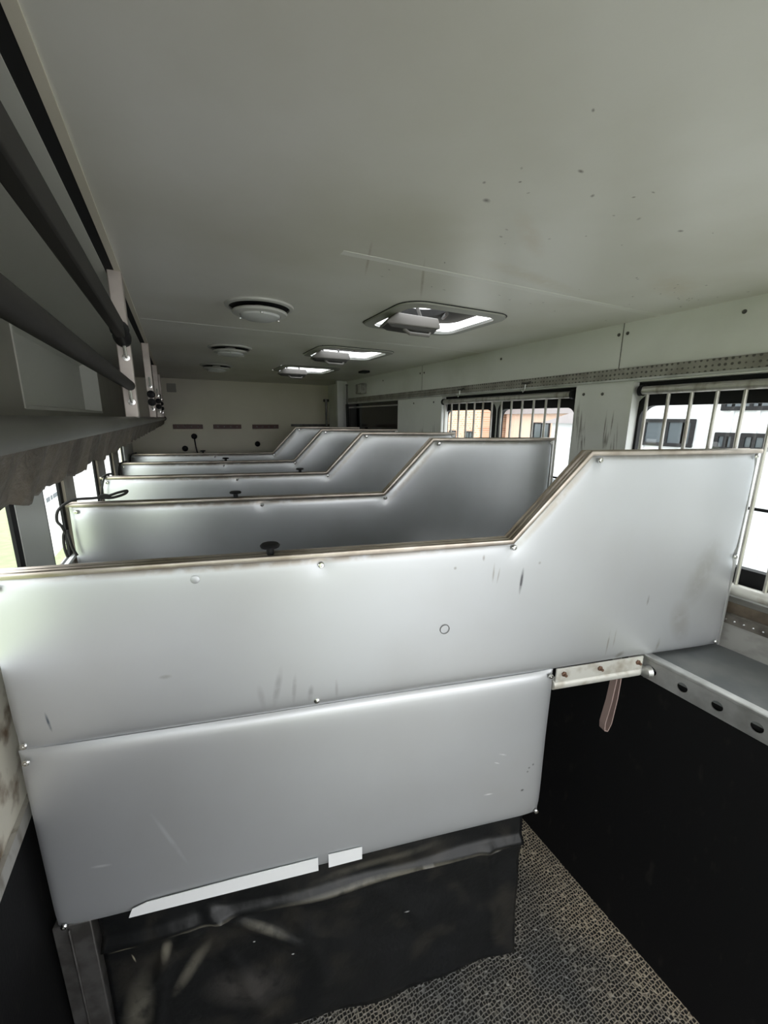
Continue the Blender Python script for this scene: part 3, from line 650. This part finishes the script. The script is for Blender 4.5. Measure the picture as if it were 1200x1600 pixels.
tag(MB().tube([(1.66, 4.9, zz(.21)), (1.66, 4.9, 0)], .014, 10).lathe((1.66, 4.9, zz(.2)), [(0, 0), (.035, 0), (.035, .03), (0, .03)]).build('corner_pipe', 'steel', None, (1.66, 4.9, 0)), 'dark vertical pipe behind the white corner column', 'pipe')

# ================================================================== CEILING FITTINGS
HL = ['nearest of three roof hatches, bright sky along its far edge', 'middle roof hatch on the ceiling, between the large near one and the farthest', 'farthest and smallest looking roof hatch, closest to the cream bulkhead']
def hatch():
    y0 = HY[0]; oo = (1.025, y0, ZC); t = thing('roof_hatch', oo, HL[0], 'roof hatch', 'pop up roof hatches')
    a0, a1, b0, b1 = .772, 1.278, y0-.232, y0+.232
    O = rrect(a0, a1, b0, b1, .09, 8); I = rrect(a0+.045, a1-.045, b0+.045, b1-.045, .06, 8); O2 = rrect(a0+.004, a1-.004, b0+.004, b1-.004, .088, 8)
    MB().loops([[(*p, ZC-.010) for p in I], [(*p, ZC+.004) for p in rrect(a0+.035, a1-.035, b0+.035, b1-.035, .06, 8)]]).build('shaft', 'reveal', t, oo, smooth=40)
    f = MB().loops([[(*p, ZC) for p in O], [(*p, ZC-.008) for p in O2], [(*p, ZC-.011) for p in I]]); f.build('flange', 'flange', t, oo, smooth=40)
    e = MB().loops([[(*p, ZC-.0005) for p in rrect(a0-.003, a1+.003, b0-.003, b1+.003, .092, 8)], [(*p, ZC-.003) for p in O]]); e.build('gasket', 'black', t, oo)
    # raised lid: black rim, opal dome
    q = .047; R0 = rrect(a0+.005, a1-.005, b0+.005, b1-.005, .09, 8); R1 = rrect(a0+.05, a1-.17, b0+.04, b1-.09, .07, 8)
    MB().loops([[(*p, ZC+q) for p in R0], [(*p, ZC+q) for p in R1], [(*p, ZC+q+.03) for p in R1], [(*p, ZC+q+.03) for p in R0]], close=True).build('lid_rim', 'darkgap', t, oo)
    D = MB(); L = [[(*p, ZC+q+.02) for p in rrect(a0+.045, a1-.165, b0+.035, b1-.085, .07, 8)]]
    for s_, hgt in ((.9, .045), (.6, .06), (.2, .065)):
        L.append([(.94+(p[0]-.94)*s_, y0+(p[1]-y0)*s_, ZC+q+hgt) for p in L[0]])
    D.loops(L); D.f.append(tuple(range(len(D.v)-len(L[0]), len(D.v)))); D.build('lid_dome', 'opal', t, oo)
    # handle housing and grip
    x0, x1 = .80, 1.0; ya_ = y0-.09; yb_ = y0+.01
    hb = MB().loops([[(.757, ya_, zz(.362)), (1.007, ya_, zz(.362)), (1.007, yb_, zz(.362)), (.775, yb_, zz(.362))], [(.762, ya_, zz(.372)), (1.008, ya_, zz(.372)), (1.008, yb_, zz(.372)), (.78, yb_, zz(.372))], [(.812, ya_+.012, zz(.408)), (1.004, ya_+.012, zz(.405)), (1.0, yb_, zz(.408)), (.82, yb_, zz(.408))]]); hb.f.append((0, 1, 2, 3)); hb.f.append((8, 9, 10, 11))
    hb.build('handle_housing', 'housing', t, oo, bevel=.004)
    hb = MB().loops([[(.765, ya_+.004, zz(.363)), (.998, ya_+.004, zz(.363)), (.998, yb_-.01, zz(.363)), (.78, yb_-.01, zz(.363))], [(.785, ya_+.012, zz(.351)), (.985, ya_+.012, zz(.345)), (.98, yb_-.02, zz(.345)), (.80, yb_-.02, zz(.351))]]); hb.f.append((0, 1, 2, 3)); hb.f.append((4, 5, 6, 7))
    hb.build('housing_base', 'grip', t, oo, bevel=.003)
    g = MB().tube([(.845, ya_+.02, zz(.352)), (.865, ya_+.006, zz(.334)), (.955, ya_+.006, zz(.334)), (.97, ya_+.02, zz(.350))], .007, 10); g.build('handle_grip', 'housing', t, oo)
    for s_ in (-1, 1):
        MB().tube([(.905+s_*.05, y0-.03, zz(.40)), (.905+s_*.06, y0+.03, ZC+q+.005)], .007, 8).build('lid_arm', 'bar', t, oo)
    MB().tube([(1.03, y0-.1, ZC+.005), (1.16, y0+.12, ZC+q)], .008, 8).build('lid_arm', 'bar', t, oo)
    return t
h1 = hatch()
for i in (1, 2):
    q = copy_tree(h1); q.location = (1.025+.015*i, HY[i], ZC); q['label'] = HL[i]
LL = ['nearest round ceiling light with domed lens', 'middle round ceiling light on the left half of the ceiling', 'farthest round ceiling light, closest to the bulkhead']
def clight():
    oo = (.325, 1.72, ZC); t = thing('ceiling_light', oo, LL[0], 'ceiling light', 'round ceiling lights')
    MB().lathe(oo, [(.128, 0), (.126, -.006), (.112, -.009), (.1115, -.006), (.112, .0)], n=48).build('flange', 'lamp', t, oo)
    MB().lathe(oo, [(.112, -.002), (.0, -.002)], n=48).build('dark_recess', 'darkgap', t, oo)
    MB().lathe(oo, [(.03, -.002), (.03, -.020), (.100, -.020), (.103, -.024), (.099, -.030), (.078, -.034), (.074, -.032)], n=48).build('cover_ring', 'lamp', t, oo)
    MB().lathe(oo, [(.076, -.031), (.072, -.040), (.055, -.047), (.025, -.051), (0, -.052)], n=48).build('lens', 'lens', t, oo)
    for a in (.4, 2.5, 4.6):
        MB().lathe((oo[0]+.083*math.cos(a), oo[1]+.083*math.sin(a), ZC-.038), [(.006, 0), (.005, -.003), (0, -.003)], n=10).build('screw', 'chrome', t, oo)
    return t
l1 = clight()
for i, y in enumerate((2.77, 3.74)):
    q = copy_tree(l1); q.location = (.335, y, ZC); q['label'] = LL[i+1]

# ================================================================== OVERHEAD RACK (upper left)
ro = (-.12, 1.5, zz(0)); rk = thing('luggage_rack', ro, 'overhead rack with dark guard rails and metal posts along the upper left wall', 'rack')
MB().box(-.449, -.13, YF, YB-.01, zz(-.030), zz(-.018)).build('shelf', 'rackwall', rk, ro)
prof = [(-.140, -.030), (-.140, -.006), (-.128, .0), (-.112, .0005), (-.102, -.005), (-.098, -.012), (-.100, -.021), (-.106, -.026)]
lp = MB().loops([[(p[0], YF, zz(p[1])) for p in prof], [(p[0], YB-.05, zz(p[1])) for p in prof]]); lp.f.append(tuple(range(8))); lp.f.append(tuple(range(8, 16))); lp.build('shelf_lip', 'lip', rk, ro, smooth=60)
MB().lathe((-.118, YB-.09, zz(-.013)), [(0, 0), (.024, 0), (.024, .035), (0, .04)], (0, 1, 0)).build('lip_end_cap', 'black', rk, ro)
MB().box(-.121, -.105, YF, YB-.01, ZC-.004, ZC).build('edge_strip', 'cream', rk, ro)
MB().box(-.144, -.121, YF, YB-.01, ZC-.003, ZC).build('dark_strip', 'darkgap', rk, ro)  # near-black strip along the rack side of the edge strip
MB().box(-.449, -.144, YF, YB-.01, ZC-.005, ZC).build('rack_ceiling', 'rackpanel', rk, ro)
MB().box(-.125, -.102, YF, 1.36, zz(.207), zz(.250)).build('guard_rail', 'bar', rk, ro, bevel=.004)
MB().tube([(-.115, YF, zz(.0915)), (-.115, 1.47, zz(.0915)), (-.115, 1.50, zz(.0915))], [.0145, .0145, .012], 14).build('guard_rail', 'bar', rk, ro)
for (py, full) in ((1.51, True), (2.83, False), (3.95, False), (4.75, False)):
    po = MB().box(-.140, -.103, py, py+.03, zz(-.002), ZC).build('post', 'alu_post', rk, ro, bevel=.003)
    for z0 in ((.225, .175), (.10, .045)):
        MB().tube([(-.120, py+.001, zz(z0[0])), (-.118, py-.028, zz(z0[0]-.002)), (-.116, py-.028, zz(z0[1]+.004)), (-.116, py+.001, zz(z0[1]))], .0045, 8).build('staple', 'chrome', po, ro)
        for z1 in z0[1:]:
            MB().lathe((-.118, py, zz(z1)), [(.011, 0), (.010, .003), (0, .004)], (0, -1, 0), 14).build('washer', 'chrome', po, ro)
    if not full:
        for z0 in (.13, .085):
            MB().lathe((-.118, py-.05, zz(z0)), [(0, 0), (.02, .005), (.022, .03), (0, .05)], (0, 1, 0), 12).build('rail_socket', 'black', po, ro)
MB().tube([(-.114, 1.34, zz(.236)), (-.116, 1.39, zz(.234)), (-.118, 1.42, zz(.232)), (-.119, 1.47, zz(.228)), (-.12, 1.505, zz(.224))], [.012, .024, .017, .024, .022], 14).build('rail_boot', 'black', rk, ro)

# ragged dusty plastic skirt hanging from the rack lip
rows = []; rnd = random.Random(4); N = 900
rag = [0]*N
for i in range(1, N): rag[i] = rag[i-1]*.8+rnd.uniform(-.003, .003)
for j in range(14):
    f = j/13; r = []
    for i in range(N):
        y = -.9+(5.05+.9)*(i/(N-1))**1.5
        wv = .0025*math.sin(y*46+1.3*math.sin(y*11))+.0025*math.sin(y*97+f*2)
        r.append((-.112+wv*(.3+f)-.016*f, y, zz(-.024-f*(.048+rag[i]*.6+.0008*math.sin(y*30)))))
    rows.append(r)
cu = MB().grid(rows).build('plastic_skirt', 'grime', None, (-.12, 2, zz(-.03)), smooth=80, fix=False); sm = cu.modifiers.new('thickness', 'SOLIDIFY'); sm.thickness = .0015
tag(cu, 'ragged dusty brown plastic skirt hanging below the rack lip on the left', 'curtain')

# ================================================================== BULKHEAD FITTINGS
for i, (x0, x1, lab) in enumerate(((-.04, .265, 'dark red hook board on the bulkhead, leftmost of three'), (.379, .688, 'dark red hook board on the bulkhead, middle of three'), (.818, 1.13, 'dark red hook board on the bulkhead, rightmost, above the farthest partition bend'))):
    oo = ((x0+x1)/2, YB, zz(-.1)); t = thing('hook_board', oo, lab, 'hook board', 'dark red hook boards on the bulkhead')
    MB().box(x0, x1, YB-.018, YB, zz(-.128), zz(-.078)).build('board', 'redwood', t, oo, bevel=.003)
    for k in range(4):
        x = x0+(x1-x0)*(.16+.227*k); MB().lathe((x, YB-.018, zz(-.103)), [(.007, 0), (.006, .004), (.003, .006), (.003, .018), (.005, .022), (0, .024)], (0, -1, 0), 12).build('hook', 'alu_dirty', t, oo)
for (x, z, lab) in ((.165, -.21, 'black knob with a trailing cord, highest of three on the bulkhead'), (.06, -.345, 'black knob low on the bulkhead, beside the cord'), (.86, -.31, 'black knob on the bulkhead under the rightmost hook board')):
    tag(MB().lathe((x, YB, zz(z)), [(.012, 0), (.012, .02), (.03, .024), (.032, .04), (.02, .05), (0, .052)], (0, -1, 0), 16).build('wall_knob', 'black', None, (x, YB, zz(z))), lab, 'knob', 'black knobs on the bulkhead')
tag(MB().tube([(.165, YB-.035, zz(-.22)), (.17, YB-.03, zz(-.30)), (.18, YB-.02, zz(-.38)), (.20, YB-.02, zz(-.46))], .007, 8).build('hanging_cord', 'rope', None, (.17, YB-.03, zz(-.22))), 'black cord hanging from the highest knob on the bulkhead', 'cord')
tag(MB().box(-.06, .03, YB-.03, YB, zz(.27), zz(.36)).build('junction_box', 'redwood2', None, (-.02, YB, zz(.31)), bevel=.004) if 'redwood2' in M else MB().box(-.06, .03, YB-.03, YB, zz(.27), zz(.36)).build('junction_box', 'rackwall', None, (-.02, YB, zz(.31)), bevel=.004), 'small brownish box at the top left of the bulkhead', 'box')

# ================================================================== CORDS AT THE PARTITIONS' LEFT ENDS
def sm_path(pts, n=8):
    P = [Vector(p) for p in pts]; out = []
    for i in range(len(P)-1):
        a = P[max(i-1, 0)]; b = P[i]; c_ = P[i+1]; e = P[min(i+2, len(P)-1)]
        for k in range(n):
            t = k/n; out.append(.5*((2*b)+(c_-a)*t+(2*a-5*b+4*c_-e)*t*t+(3*b-a-3*c_+e)*t**3))
    out.append(P[-1]); return out
def cord(label, k, ctrl, r=.0045, extra=None):
    pts = [pw(*c_, k) for c_ in ctrl]; pts = [(p.x, p.y, p.z) for p in pts]
    mb = MB().tube(sm_path(pts), r, 8)
    for e in (extra or []): mb.tube(sm_path([tuple(pw(*c_, k)) for c_ in e]), r, 8)
    o0 = tuple(pts[0]); return tag(mb.build('tie_cord', 'rope', None, o0), label, 'cord', 'black cords at the left ends of the partitions')
cord('long black cord lying looped over the left end of the second partition', 1,
     [(-.045, -.02, zz(-.47)), (-.05, -.03, zz(-.435)), (-.063, -.03, zz(-.41)), (-.05, -.03, zz(-.365)), (-.01, .0, zz(-.334)), (.06, .02, zz(-.332)), (.11, .02, zz(-.325)), (.15, .02, zz(-.312)), (.185, .02, zz(-.305)), (.175, .02, zz(-.318)), (.13, .02, zz(-.332)), (.09, .02, zz(-.332))], .0055,
     [[(.08, .02, zz(-.325)), (.10, .02, zz(-.32)), (.12, .02, zz(-.325))], [(-.045, -.02, zz(-.455)), (-.055, -.02, zz(-.48)), (-.058, -.02, zz(-.53)), (-.052, -.02, zz(-.57))], [(-.04, -.02, zz(-.455)), (-.035, -.02, zz(-.49)), (-.030, -.02, zz(-.53)), (-.018, -.02, zz(-.565))]])
cord('thin black cord tied down at the left end of the third partition', 2, [(.03, .02, zz(-.335)), (.0, .0, zz(-.336)), (-.015, -.02, zz(-.37)), (-.03, -.03, zz(-.44)), (-.05, -.03, zz(-.56))], .0055, [[(-.02, -.02, zz(-.35)), (.0, -.025, zz(-.335)), (.015, -.01, zz(-.34))]])
cord('thin black cord tied down at the left end of the fourth partition', 3, [(.02, .02, zz(-.34)), (-.02, -.02, zz(-.36)), (-.035, -.02, zz(-.45)), (-.05, -.02, zz(-.58))], .0055)
cord('thin black cord hanging at the left end of the farthest partition', 4, [(.02, .02, zz(-.34)), (-.02, -.02, zz(-.36)), (-.035, -.02, zz(-.45)), (-.04, -.02, zz(-.55))], .006)
